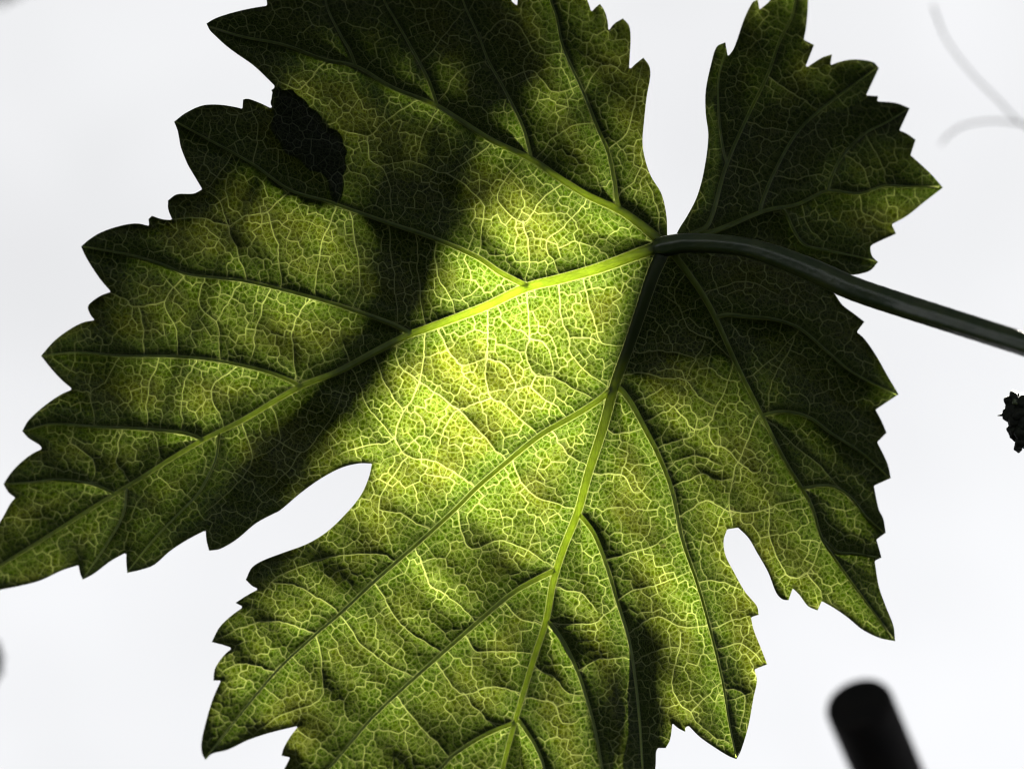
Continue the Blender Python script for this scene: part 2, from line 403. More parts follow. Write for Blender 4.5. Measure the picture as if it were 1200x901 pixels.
# strong cross veins traced from the photograph
TERT = [
 [(618,337),(618,370),(621,396),(617,413),(619,427),(627,441),(649,442),(675,457),(693,467)],[(572,360),(571,400),(571,420),(569,439),(575,467),(589,473),(608,489),(630,508)],
 [(655,328),(657,367),(667,396),(667,412),(680,428),(699,444),(714,455)],[(682,320),(693,367),(705,401),(720,405),(737,405)],[(667,396),(687,396),(705,401)],
 [(621,396),(636,401),(645,417),(649,441)],[(627,441),(623,452),(633,465),(645,471),(663,487)],[(575,467),(560,472),(538,480),(520,503),(513,530)],[(538,480),(500,453),(492,447)],
 [(571,420),(577,421),(596,433),(604,456),(589,473)],[(604,456),(623,452)],[(498,388),(492,447),(483,467),(470,487),(463,513),(478,535),(510,540),(535,555),(556,570)],
 [(463,513),(448,520),(420,524),(398,533)],[(478,535),(462,555),(447,580),(443,603)],[(513,384),(525,410),(540,427),(560,424),(571,420)],[(538,480),(563,507),(592,540)],
 [(647,505),(663,530),(677,540),(692,548)],[(600,540),(613,567),(630,583),(655,590),(676,600)],
 [(740,412),(764,412),(786,412),(815,421)],[(827,400),(815,421),(803,446)],[(724,441),(754,437),(779,443),(803,446),(819,465),(840,476)],[(742,472),(769,460),(780,451)],
 [(752,495),(775,485),(790,476),(798,459)],[(790,478),(803,490),(814,504),(830,498),(840,476),(854,446),(860,425)],[(768,527),(788,517),(809,512),(814,504)],[(830,498),(835,520),(847,523),(866,542)],
 [(890,485),(884,495),(866,541),(857,561),(855,595),(858,616)],[(780,552),(805,535),(827,537),(842,544)],[(787,572),(805,562),(825,555),(835,561),(857,561)],[(795,606),(815,593),(830,587),(854,600)],
 [(866,541),(884,554),(905,535)],[(855,597),(874,602),(900,595),(945,582)],[(707,500),(720,508),(745,505),(757,500)],[(690,553),(720,556),(732,559),(746,577),(772,552)],
 [(645,730),(695,730),(713,717),(725,707)],[(650,688),(683,697),(700,717)],[(708,655),(750,645),(797,622)],[(723,702),(750,690),(777,683),(812,668)],[(735,742),(772,722),(800,735),(830,732)],
 [(676,787),(700,773),(735,770)],[(626,780),(653,797),(667,813),(685,815)],[(612,818),(647,823),(660,847),(690,838)],[(535,596),(543,630),(553,643),(580,633),(613,643),(650,664)],
 [(485,640),(497,667),(507,687),(537,707),(557,729)],[(440,683),(463,723),(483,743),(519,764)],[(398,720),(420,750),(437,767),(485,794)],[(590,703),(607,723),(638,733)],[(545,744),(558,763),(587,763),(627,766)],
 [(510,774),(527,800),(543,812),(580,805),(613,812)],[(465,815),(483,840),(527,886)],[(543,812),(560,833),(583,853)],[(462,658),(450,650),(433,648),(400,651),(353,663),(323,678),(306,700)],[(505,622),(487,612),(470,602),(445,598)],
 [(370,742),(340,732),(310,728),(277,738),(251,751)],[(325,787),(300,781),(280,777),(258,790)],[(370,745),(377,777),(375,817),(350,830),(322,842),(300,858)],[(397,718),(373,700),(340,684),(318,682)],
 [(577,166),(560,180),(523,203),(488,190),(460,192),(440,196)],[(523,203),(548,220),(565,237),(565,270),(560,302)],[(660,213),(633,237),(613,260),(583,230),(613,185)],[(613,260),(620,297),(616,337)],[(690,231),(660,267),(640,282),(655,325)],
 [(490,117),(445,147),(432,160),(400,152)],[(432,160),(433,187),(450,200),(458,230),(459,262)],[(515,126),(497,157),(488,190)],[(512,122),(543,80),(573,73)],[(493,75),(520,43),(545,10)],[(628,186),(660,153),(698,143)],
 [(563,46),(590,23),(610,33),(630,63),(662,63)],[(587,97),(623,83),(647,107),(681,101)],[(684,108),(707,77),(735,87)],[(713,177),(737,150),(745,110),(752,76)],[(724,232),(750,200),(753,170)],[(772,277),(771,247),(758,212)],[(382,70),(350,105),(333,98)],
 [(317,337),(302,377),(293,430)],[(283,330),(262,363),(253,377)],[(365,348),(343,383),(348,450)],[(240,325),(233,357),(253,377),(258,423)],[(218,321),(193,353),(207,387),(208,418)],[(193,353),(163,360),(143,350),(132,344)],[(163,360),(168,387),(168,418)],
 [(230,420),(215,453),(213,507)],[(187,419),(173,460),(172,503)],[(140,417),(123,447),(107,460),(113,500)],[(280,428),(248,455),(257,487),(264,504)],[(107,460),(86,457)],[(83,520),(110,540),(107,567)],[(83,520),(87,499)],[(143,502),(137,540),(153,566)],[(180,504),(187,533),(180,550)],
 [(283,493),(295,538),(275,570),(240,600)],[(317,473),(328,517),(295,538)],[(328,517),(353,530),(383,497),(402,460),(404,432)],[(353,530),(330,560),(300,585)],[(402,403),(420,450),(435,482),(463,513)],[(438,413),(450,447),(472,482)],[(464,400),(467,427),(492,447)],
 [(455,262),(463,340),(466,382)],[(488,271),(492,343),(498,385)],[(510,281),(512,320),(528,350),(535,372)],[(410,245),(422,330),(412,363)],[(297,193),(302,147),(290,118)],[(245,163),(247,140)],[(340,223),(313,248),(287,253),(267,265),(257,233),(240,224)],
 [(313,248),(325,290),(330,338)],[(395,240),(377,287),(368,350)],[(267,265),(280,300),(290,330)],[(273,180),(250,213),(240,222)],[(267,265),(230,255),(204,258)],[(872,445),(900,425),(925,400),(937,385)],
 [(817,683),(837,680),(868,690)],[(832,738),(855,728),(878,722)],[(840,760),(870,755),(893,775)],[(848,806),(868,810),(873,820),(868,850)],[(797,740),(797,758),(792,778),(787,804),(798,824),(810,834),(813,844),(835,862),(855,870)],[(810,834),(825,819),(844,799)],[(740,778),(770,761),(797,758)],
 [(900,590),(903,630),(915,663),(927,677),(945,672),(964,632)],[(945,672),(960,690),(964,702)],[(893,487),(930,520),(960,545),(1000,590)],[(937,385),(920,420),(905,445),(900,482)],[(905,205),(930,210),(960,205),(974,210)],[(875,143),(900,150),(935,155)],[(900,90),(930,110),(962,130)],
 [(850,195),(880,200),(895,235)],[(940,240),(945,262),(960,280)],[(1007,227),(1012,250),(1040,262)],[(1013,157),(1030,185),(1040,217)],[(990,182),(1010,195),(1020,222)],[(820,345),(850,335),(880,330),(910,345)],
 [(866,430),(835,400),(808,385),(795,360),(778,345)],[(803,320),(790,345),(795,360)],
]

# ------------------------------------------------------------------ leaf surface fields
def smooth_outline(P, step=3.0, corner=48):
    P = np.array(P, float)
    n = len(P)
    a = P - np.roll(P, 1, 0)
    b = np.roll(P, -1, 0) - P
    ang = np.abs(np.degrees(np.arctan2(a[:, 0] * b[:, 1] - a[:, 1] * b[:, 0], (a * b).sum(1))))
    cs = [i for i in range(n) if ang[i] > corner]
    out = []
    for k, i in enumerate(cs):
        j = cs[(k + 1) % len(cs)]
        idx = list(range(i, j + 1)) if j > i else list(range(i, n)) + list(range(0, j + 1))
        run = resample(P[idx], step) if len(idx) > 2 else np.linspace(P[idx[0]], P[idx[1]], max(2, int(np.linalg.norm(P[idx[0]] - P[idx[1]]) / step)))
        out.append(run[:-1])
    return np.concatenate(out)

VEINS_MAIN, VEINS_TERT = [], []       # arrays of (x, y, half-width)
def with_width(pts, w0, w1, step=5, power=.85):
    p = resample(pts, step)
    t = np.linspace(0, 1, len(p)) ** power
    return np.column_stack([p, w0 + (w1 - w0) * t])
for nm, pts, w0, w1, lats in MAIN:
    VEINS_MAIN.append(with_width(pts, w0, w1, 5, .55))
    for lp, a, b in lats:
        VEINS_MAIN.append(with_width(lp, a, b))
for t in TERT:
    t = np.array(t, float)
    p = resample(t, 5)
    k = np.linspace(0, 1, len(p))
    p = p + np.column_stack([np.sin(k * 17 + len(p)), np.cos(k * 13 + p[0, 0])]) * .8
    p[1:-1] += rng.normal(0, .5, (len(p) - 2, 2))
    VEINS_TERT.append(np.column_stack([p, np.linspace(.62, .30, len(p))]))

def zbig(x, y):
    x = np.asarray(x, float); y = np.asarray(y, float)
    sp = lambda t: np.log1p(np.exp(np.clip(t, -30, 30)))
    z = -0.52 * 45 * sp((x - 815) / 45)
    z = z + 0.27 * 60 * sp((440 - x) / 60)
    z = z + 0.35 * 50 * sp((y - 600) / 50)
    z = z - 0.52 * 40 * sp((175 - y) / 40)
    z = z + 5.0 * np.sin(x / 47 + y / 90 + 1.1) + 4.0 * np.sin(y / 41 - x / 120) + 3.0 * np.sin((x + y) / 29 + 2)
    sg = lambda t: 1 / (1 + np.exp(-np.clip(t, -30, 30)))
    z = z - 62 * sg((x - (757 + (y - 760) * .02)) / 7.5) * sg((y - 740) / 38) * sg((960 - y) / 20)   # fold beside the midrib lobe
    return z

def dist_to(field, X0, Y0, st, line, R):
    """lower field (grid) by the distance to a polyline's edge within R"""
    ny, nx = field.shape
    for a, b in zip(line[:-1], line[1:]):
        x0, x1 = min(a[0], b[0]) - R, max(a[0], b[0]) + R
        y0, y1 = min(a[1], b[1]) - R, max(a[1], b[1]) + R
        i0, i1 = max(0, int((x0 - X0) / st)), min(nx, int((x1 - X0) / st) + 2)
        j0, j1 = max(0, int((y0 - Y0) / st)), min(ny, int((y1 - Y0) / st) + 2)
        if i1 <= i0 or j1 <= j0:
            continue
        gx = X0 + st * np.arange(i0, i1)[None, :]
        gy = Y0 + st * np.arange(j0, j1)[:, None]
        dx, dy = b[0] - a[0], b[1] - a[1]
        L2 = dx * dx + dy * dy + 1e-9
        t = np.clip(((gx - a[0]) * dx + (gy - a[1]) * dy) / L2, 0, 1)
        d = np.hypot(gx - a[0] - t * dx, gy - a[1] - t * dy) - (a[2] + (b[2] - a[2]) * t) * .85
        np.minimum(field[j0:j1, i0:i1], d, out=field[j0:j1, i0:i1])

# reticulate veinlets: a nested Voronoi net whose cells abut the traced veins
def make_sites(mask_fn):
    S_ = []
    for line, off in [(l, 3.3) for l in VEINS_MAIN] + [(l, 3.3) for l in VEINS_TERT]:
        p = resample(line, 8.0)
        d = np.gradient(p[:, :2], axis=0)
        d /= np.linalg.norm(d, axis=1)[:, None] + 1e-9
        nrm = np.column_stack([-d[:, 1], d[:, 0]])
        j = rng.uniform(-2.6, 2.6, (len(p), 1))
        for s in (-1, 1):
            S_.append(p[:, :2] + nrm * s * (p[:, 2:3] + off) + d * (j + rng.uniform(-.6, .6, (len(p), 1))))
    V = np.concatenate(S_)
    sp = 9.6
    gx, gy = np.meshgrid(np.arange(-80, 1130, sp), np.arange(-90, 1130, sp))
    gx[1::2] += sp / 2
    G = np.column_stack([gx.ravel(), gy.ravel()]) + rng.uniform(-.5, .5, (gx.size, 2)) * sp
    keep = mask_fn(G)
    return np.concatenate([V, G[keep]])

X0, Y0, ST = -62.0, -70.0, 1.0
NX, NY = int((1116 - X0) / ST), int((1112 - Y0) / ST)
d_main = np.full((NY, NX), 60.0)
for l in VEINS_MAIN:
    dist_to(d_main, X0, Y0, ST, l, 48)
d_tert = np.full((NY, NX), 60.0)
for l in VEINS_TERT:
    dist_to(d_tert, X0, Y0, ST, l, 30)
d_any = np.minimum(d_main, d_tert)
gx, gy = np.meshgrid(X0 + ST * np.arange(NX), Y0 + ST * np.arange(NY))
d_prim = np.full((NY, NX), 1e4)
for nm, pts, w0, w1, lats in MAIN:
    for a, b in zip(pts[:-1], pts[1:]):
        dx, dy = b[0] - a[0], b[1] - a[1]
        t = np.clip(((gx - a[0]) * dx + (gy - a[1]) * dy) / (dx * dx + dy * dy + 1e-9), 0, 1)
        np.minimum(d_prim, np.hypot(gx - a[0] - t * dx, gy - a[1] - t * dy), out=d_prim)

def lookup(F, P):
    i = np.clip(((P[:, 0] - X0) / ST).astype(int), 0, NX - 1)
    j = np.clip(((P[:, 1] - Y0) / ST).astype(int), 0, NY - 1)
    return F[j, i]
SITES = make_sites(lambda G: lookup(d_any, G) > 7.6)
def parents(sp, seed):
    r = np.random.default_rng(seed)
    px, py = np.meshgrid(np.arange(-100.0, 1150, sp), np.arange(-110.0, 1150, sp))
    px[1::2] += sp / 2
    P = np.column_stack([px.ravel(), py.ravel()]) + r.uniform(-.42, .42, (px.size, 2)) * sp
    lab = np.zeros(len(SITES), int)
    for k in range(0, len(SITES), 1500):
        q = SITES[k:k + 1500]
        lab[k:k + 1500] = np.argmin(((q[:, None, :] - P[None]) ** 2).sum(2), 1)
    return lab
LAB_M, LAB_C = parents(20, 3), parents(43, 5)
BK = 12.0
bw, bh = int(1260 / BK) + 2, int(1260 / BK) + 2
bi = np.clip(((SITES[:, 0] + 100) / BK).astype(int), 0, bw - 1)
bj = np.clip(((SITES[:, 1] + 110) / BK).astype(int), 0, bh - 1)
BUCK = [[[] for _ in range(bw)] for _ in range(bh)]
for k, (i, j) in enumerate(zip(bi, bj)):
    BUCK[j][i].append(k)
CAP = 7
TAB = np.full((bh, bw, CAP), -1, int)
for j in range(bh):
    for i in range(bw):
        c = BUCK[j][i][:CAP]
        TAB[j, i, :len(c)] = c

def net(P):
    """distances to the fine, middle and coarse veinlet nets at points P"""
    out = np.empty((len(P), 3))
    for k in range(0, len(P), 60000):
        q = P[k:k + 60000]
        qi = np.clip(((q[:, 0] + 100) / BK).astype(int), 1, bw - 2)
        qj = np.clip(((q[:, 1] + 110) / BK).astype(int), 1, bh - 2)
        cand = np.concatenate([TAB[qj + a, qi + b] for a in (-1, 0, 1) for b in (-1, 0, 1)], 1)
        ok = cand >= 0
        c = np.where(ok, cand, 0)
        d2 = ((SITES[c] - q[:, None, :]) ** 2).sum(2)
        d2[~ok] = 1e9
        a = np.argmin(d2, 1)
        ar = np.arange(len(q))
        sa = c[ar, a]
        da = d2[ar, a]
        sep = np.sqrt(((SITES[c] - SITES[sa][:, None, :]) ** 2).sum(2)) + 1e-6
        bis = (d2 - da[:, None]) / (2 * sep)
        bis[~ok] = 30
        bis[ar, a] = 30
        bis[sep < 0.5] = 30
        out[k:k + 60000, 0] = np.minimum(bis.min(1), 30)
        out[k:k + 60000, 1] = np.where(LAB_M[c] != LAB_M[sa][:, None], bis, 30).min(1)
        out[k:k + 60000, 2] = np.where(LAB_C[c] != LAB_C[sa][:, None], bis, 30).min(1)
    return out

def inside_rows(poly, xs, ys):
    a, b = poly, np.roll(poly, -1, 0)
    M = np.zeros((len(ys), len(xs)), bool)
    for j, y in enumerate(ys):
        c = (a[:, 1] <= y) != (b[:, 1] <= y)
        if c.any():
            xc = np.sort(a[c, 0] + (y - a[c, 1]) / (b[c, 1] - a[c, 1]) * (b[c, 0] - a[c, 0]))
            M[j] = np.searchsorted(xc, xs) % 2 == 1
    return M

def lamina(name, outline, box, mat, parent, zadd=None):
    i0, i1 = max(0, int((box[0] - X0) / ST)), min(NX, int((box[2] - X0) / ST) + 1)
    j0, j1 = max(0, int((box[1] - Y0) / ST)), min(NY, int((box[3] - Y0) / ST) + 1)
    xs, ys = X0 + ST * np.arange(i0, i1), Y0 + ST * np.arange(j0, j1)
    poly = smooth_outline(outline)
    M = inside_rows(poly, xs, ys)
    ny, nx = M.shape
    GX, GY = np.meshgrid(xs, ys)
    # distance to the margin and the nearest margin point
    de = np.full((ny, nx), 40.0)
    NXp, NYp = GX.copy(), GY.copy()
    for a, b in zip(poly, np.roll(poly, -1, 0)):
        R = 34
        a0, a1 = max(0, int((min(a[0], b[0]) - R - xs[0]) / ST)), min(nx, int((max(a[0], b[0]) + R - xs[0]) / ST) + 2)
        b0, b1 = max(0, int((min(a[1], b[1]) - R - ys[0]) / ST)), min(ny, int((max(a[1], b[1]) + R - ys[0]) / ST) + 2)
        if a1 <= a0 or b1 <= b0:
            continue
        x, y = GX[b0:b1, a0:a1], GY[b0:b1, a0:a1]
        dx, dy = b - a
        t = np.clip(((x - a[0]) * dx + (y - a[1]) * dy) / (dx * dx + dy * dy + 1e-9), 0, 1)
        qx, qy = a[0] + t * dx, a[1] + t * dy
        d = np.hypot(x - qx, y - qy)
        w = d < de[b0:b1, a0:a1]
        de[b0:b1, a0:a1][w] = d[w]
        NXp[b0:b1, a0:a1][w] = qx[w]
        NYp[b0:b1, a0:a1][w] = qy[w]
    Q = M[:-1, :-1] | M[1:, :-1] | M[:-1, 1:] | M[1:, 1:]
    used = np.zeros((ny, nx), bool)
    used[:-1, :-1] |= Q; used[1:, :-1] |= Q; used[:-1, 1:] |= Q; used[1:, 1:] |= Q
    snap = used & ~M
    PX, PY = np.where(snap, NXp, GX), np.where(snap, NYp, GY)
    de = np.where(snap, 0, de)
    idx = np.full((ny, nx), -1, int)
    idx[used] = np.arange(used.sum())
    P = np.column_stack([PX[used], PY[used]])
    sl = (slice(j0, j1), slice(i0, i1))
    dm, dany, dp, dg = d_main[sl][used], d_any[sl][used], d_prim[sl][used], de[used]
    N3 = net(P)
    dmp, dap = np.maximum(dm, 0), np.maximum(dany, 0)
    fade = 1 - np.exp(-dap / 4)
    z = zbig(P[:, 0], P[:, 1])
    xx, yy = P[:, 0], P[:, 1]
    amp = 11.0 * (1 + .28 * np.sin(xx / 23 + 1.7 * np.sin(yy / 31)) + .26 * np.sin(yy / 19 + 1.3 * np.sin(xx / 37)) + .16 * np.sin((xx - yy) / 11))
    z = z - 11 * (1 - np.exp(-dp / 55)) - amp * (1 - np.exp(-dmp / 15)) - 2.0 * (1 - np.exp(-dap / 7))
    sat = lambda d, k: 1 - np.exp(-d / k)
    z = z - fade * (.95 * sat(N3[:, 2], 6) + .5 * sat(N3[:, 1], 4) + .18 * sat(N3[:, 0], 2.2))
    z = z + 7.5 * np.exp(-dg / 5.5)
    if zadd is not None:
        z = z + zadd(P[:, 0], P[:, 1])
    k = (D - z * S) / D
    co = np.column_stack([(P[:, 0] - 600) * S * k, (450.5 - P[:, 1]) * S * k, z * S])
    jj, ii = np.nonzero(Q)
    F = np.column_stack([idx[jj, ii], idx[jj + 1, ii], idx[jj + 1, ii + 1], idx[jj, ii + 1]])
    me = bpy.data.meshes.new(name)
    me.vertices.add(len(co)); me.vertices.foreach_set('co', co.astype(np.float32).ravel())
    me.loops.add(F.size); me.loops.foreach_set('vertex_index', F.astype(np.int32).ravel())
    me.polygons.add(len(F)); me.polygons.foreach_set('loop_start', np.arange(0, F.size, 4, dtype=np.int32))
    me.polygons.foreach_set('use_smooth', np.ones(len(F), bool))
    me.update(calc_edges=True)
    for nm, v in (('d_vein', dany), ('d_coarse', N3[:, 2]), ('d_mid', N3[:, 1]), ('d_fine', N3[:, 0]), ('d_major', np.minimum(dm, 60)), ('d_main', dm)):
        at = me.attributes.new(nm, 'FLOAT', 'POINT')
        at.data.foreach_set('value', v.astype(np.float32))
    return link(name, me, mat, parent)

# ------------------------------------------------------------------ the leaf
leaf = tag(frame_empty('vine_leaf', (0, 0, 0)), 'large backlit vine leaf with toothed lobes, pale net of veins and dappled shade', 'leaf')
lamina('blade', OUT, (-62, -70, 1116, 1112), M_BLADE, leaf)
FLAP = [(321,131),(317,121),(320,111),(318,106),(325,101),(332,106),(341,105),(350,113),(357,117),(364,127),(372,131),(378,142),(385,150),(393,152),(401,161),(403,170),(407,177),(404,187),(406,197),(402,206),(403,216),(400,232),(394,239),(387,229),(384,212),(376,203),(362,199),(350,186),(335,180),(326,164),(317,150)]
lamina('overlapping_lobe_edge', FLAP, (312, 96, 412, 244), M_BLADE, leaf,
       lambda x, y: 9 + 12 * np.clip(((x - 318) * .75 + (150 - y) * -.1 + 12) / 80, 0, 1))

def vein_tube(name, pts, w0, w1, mat, parent, power=.85, sides=8, lift=.15, start_lift=0.0):
    p = with_width(pts, w0 * .78, w1 * .8, 4, power)
    z = zbig(p[:, 0], p[:, 1]) + p[:, 2] * lift
    n = len(p)
    z = z + start_lift * np.exp(-np.arange(n) / 8)
    c = [local(a, b, zz) for (a, b, _), zz in zip(p, z)]
    r = [w * S * (D - zz * S) / D for w, zz in zip(p[:, 2], z)]
    me = tube_mesh(name, c, r, sides, math.radians(-25), math.radians(205), .05, 0.0, .62)
    L_ = np.concatenate([[0], np.cumsum(np.hypot(*np.diff(p[:, :2], axis=0).T))])
    at = me.attributes.new('base', 'FLOAT', 'POINT')
    at.data.foreach_set('value', np.repeat(np.exp(-L_ / 26) if parent is leaf else L_ * 0, sides + 1).astype(np.float32))
    at = me.attributes.new('thick', 'FLOAT', 'POINT')
    at.data.foreach_set('value', np.repeat(p[:, 2], sides + 1).astype(np.float32))
    return link(name, me, mat, parent)
for nm, pts, w0, w1, lats in MAIN:
    v = vein_tube(nm, pts, w0, w1, M_MIDRIB if nm == 'midrib' else M_VEIN, leaf, .55)
    for lp, a, b in lats:
        vein_tube('lateral_vein', lp, a, b, M_VEIN, v)

# leaf stalk, coming towards the camera on the right
PET = [(764,291,6,-4),(771,290,11,1),(782,288,13.5,6),(800,285,12.8,13),(830,285,12.5,22),(870,289,12.5,34),(900,297,13.5,44),(950,316,15,60),(1000,338,15.5,78),(1050,355,15.5,95),(1100,371,15.5,130),(1150,387,15.5,160),(1200,403,15.5,190),(1290,432,16,230),(1400,468,17,270),(1520,510,19,310)]
pp = resample(np.array(PET, float), 8)
pc = [local(a, b, zz) for a, b, w, zz in pp]
pr = [w * .90 * S * (D - zz * S) / D for a, b, w, zz in pp]
link('stalk', tube_mesh('stalk', pc, pr, 42, wobble=.012, ridge=.035), M_PETIOLE, leaf)

# ------------------------------------------------------------------ the vine beyond: cane and leaves whose shade falls on the leaf
def shade_point(px, py, d, z=None):
    """where a thing d metres behind the leaf stands whose shade falls on photo pixel (px, py) of the leaf"""
    base = local(px, py, float(zbig(px, py)) - 14 if z is None else z)
    return base + SUNL * (d / -SUNL.z)

def toothed(poly, tooth=7, step=16):
    P = np.array(poly, float)
    n = len(P)
    out = []
    for i in range(n):
        a, b = P[i], P[(i + 1) % n]
        L = np.linalg.norm(b - a)
        m = max(1, int(L / step))
        nrm = np.array([b[1] - a[1], a[0] - b[0]]) / (L + 1e-9)
        for k in range(m):
            t = k / m
            q = a + (b - a) * t + nrm * L * .10 * math.sin(math.pi * t)
            out.append(q)
            out.append(a + (b - a) * ((k + .68) / m) + nrm * (L * .10 * math.sin(math.pi * (k + .68) / m) + tooth * random.uniform(.5, 1)))
    return np.array(out)

def far_leaf(poly, place, parent, cup=14, tooth=7):
    """a lobed leaf from an outline; place(px, py, lift) gives its leaf-local position"""
    A = np.array(poly, float)
    if ((A[:, 0] * np.roll(A[:, 1], -1) - np.roll(A[:, 0], -1) * A[:, 1]).sum()) < 0:
        poly = poly[::-1]
    P = toothed(poly, tooth)
    c = P.mean(0)
    R = np.linalg.norm(P - c, axis=1).mean()
    bm = bmesh.new()
    vs = [bm.verts.new(place(p[0], p[1], 0)) for p in P]
    f = bm.faces.new(vs)
    bmesh.ops.triangulate(bm, faces=[f])
    bmesh.ops.subdivide_edges(bm, edges=bm.edges[:], cuts=1)
    ctr = place(c[0], c[1], 0)
    for v in bm.verts:
        r = (v.co - ctr).length / (R * S)
        v.co += Vector((0, 0, -1)) * S * cup * (r * r - .5) + Vector((0, 0, 1)) * S * random.uniform(-2, 2)
    bmesh.ops.recalc_face_normals(bm, faces=bm.faces[:])
    bmesh.ops.solidify(bm, geom=bm.faces[:], thickness=0.0003)
    me = bpy.data.meshes.new('leaf')
    bm.to_mesh(me); bm.free()
    return link('leaf', me, M_FAR, parent), ctr

DC = 0.46
vine = tag(frame_empty('shading_vine_shoot', (0, 0, 0)), 'brown vine cane with green leaves behind and above the large leaf, mostly unseen and added to block light', 'vine')
CANE = [(660,-260,15),(610,-90,20),(575,60,26),(545,180,34),(500,290,46),(448,390,52),(380,478,56),(315,555,57),(245,650,50),(150,780,42),(20,950,40),(-150,1180,38)]
cp = resample(np.array(CANE, float), 30)
cpts = [shade_point(a, b, DC + .02 * math.sin(i * .5)) for i, (a, b, w) in enumerate(cp)]
link('cane', tube_mesh('cane', cpts, [w * S for a, b, w in cp], 14, wobble=.10), M_CANE, vine)
SHADE = [
 (.42, [(180,-70),(400,-120),(620,-90),(645,20),(630,120),(590,135),(545,118),(500,92),(455,82),(400,58),(340,66),(290,108),(240,60)]),
 (.36, [(392,200),(400,165),(445,168),(500,150),(560,165),(572,195),(545,250),(520,300),(500,370),(465,400),(425,370),(420,320),(405,280),(415,240)]),
 (.46, [(60,250),(130,150),(200,90),(300,100),(360,135),(390,150),(388,218),(330,222),(270,222),(240,255),(255,290),(200,300),(150,320),(140,360),(185,395),(150,412),(90,400),(40,330)]),
 (.40, [(800,-40),(880,-80),(950,-60),(1000,60),(955,120),(930,180),(950,250),(1050,300),(1060,400),(960,420),(880,430),(800,435),(735,450),(716,410),(735,330),(752,284),(775,280),(815,240),(835,150)]),
 (.48, [(895,455),(980,425),(1070,430),(1100,600),(1070,770),(1020,720),(970,640),(925,560)]),
 (.38, [(270,650),(340,612),(430,585),(468,608),(440,640),(380,652),(300,720),(240,740),(235,680)]),
]
SHADE += [(.13, [(282,142),(318,104),(352,116),(378,146),(396,196),(390,236),(352,232),(300,204)]),  # unseen blocker leaves, added to darken lobe edge, fold, stalk and stake
          (.20, [(738,730),(748,690),(762,720),(770,800),(771,930),(744,935),(740,820)], lambda x: 2),
          (.44, [(815,262),(900,260),(1000,286),(1120,322),(1260,370),(1270,450),(1120,425),(1000,392),(900,345),(830,318)], lambda x: 10 + (x - 780) * .43),
          (.40, [(930,780),(1010,740),(1090,770),(1150,900),(1120,1010),(1010,980),(950,900)], lambda x: -1150)]
for d, poly, *zf in SHADE:
    zf = zf[0] if zf else (lambda x: None)
    lf, ctr = far_leaf(poly, lambda a, b, l, d=d, zf=zf: shade_point(a, b, d, zf(a)), vine)
    near = min(cpts, key=lambda q: (q - ctr).length)
    mid = (near + ctr) / 2 + Vector((0, .012, .01))
    pl = resample(np.array([tuple(ctr), tuple(mid), tuple(near)]), .01)
    st = link('leaf_stalk', tube_mesh('leaf_stalk', [Vector(q) for q in pl], [.0008] * len(pl), 8), M_PETIOLE, lf)

# unseen leaves added so their half-shade dims all but the middle of the leaf
r3 = random.Random(9)
def dimming_mesh(poly, size):
    P = toothed(poly[::-1], 4, 12)
    bm = bmesh.new()
    f = bm.faces.new([bm.verts.new((x / 78 * size, y / 78 * size, 0)) for x, y in P])
    bmesh.ops.triangulate(bm, faces=[f])
    bmesh.ops.subdivide_edges(bm, edges=bm.edges[:], cuts=1)
    for v in bm.verts:
        v.co.z = -.25 * size * (v.co.length / size) ** 2
    bmesh.ops.solidify(bm, geom=bm.faces[:], thickness=.00025)
    me = bpy.data.meshes.new('dimming_leaf'); bm.to_mesh(me); bm.free()
    me.materials.append(M_FAR)
    return me
HIGH = 1.15
YK = [(0,-60),(22,-34),(60,-46),(52,-12),(78,8),(46,22),(50,56),(20,42),(0,70),(-20,42),(-52,54),(-46,20),(-76,6),(-52,-14),(-58,-48),(-20,-34)]
YM = dimming_mesh(YK, 122 * S)
high = tag(frame_empty('shading_vine_shoot', tuple(shade_point(600, 450, HIGH + .03, 0))), 'unseen vine shoot with small leaves, added high above the large leaf to dim the sun', 'vine')
hb = shade_point(600, 450, HIGH + .03, 0)
hcane = [shade_point(x, -330 + 60 * math.sin(x / 300), HIGH + .05, 0) - hb for x in range(-500, 1700, 60)]
link('cane', tube_mesh('cane', hcane, [.0022] * len(hcane), 10, wobble=.1), M_CANE, high)
SUNNY = [(520,450,1),(600,250,1),(560,370,1),(700,350,1),(600,470,1),(660,440,1),(560,530,.9),(470,520,.95),(640,500,.9),(620,320,1),(560,430,1),(500,500,1),(650,220,.9),(690,290,1),(640,400,1),
 (540,640,.7),(430,700,.62),(330,800,.58),(480,600,.55),(600,760,.48),(640,560,.55),(700,520,.5),(800,520,.3),(780,600,.4),(890,610,.6),(820,790,.75),(850,850,.65),(700,800,.4),(560,870,.5),
 (300,280,.38),(300,380,.42),(200,440,.36),(120,520,.34),(50,640,.3),(250,560,.35),(420,120,.5),(650,80,.22),(720,150,.2),(560,80,.2),(400,40,.25),(300,50,.2),
 (1000,180,.08),(1060,210,.1),(900,100,.1),(960,500,.1),(260,170,.15),(800,400,.1),(120,300,.2)]
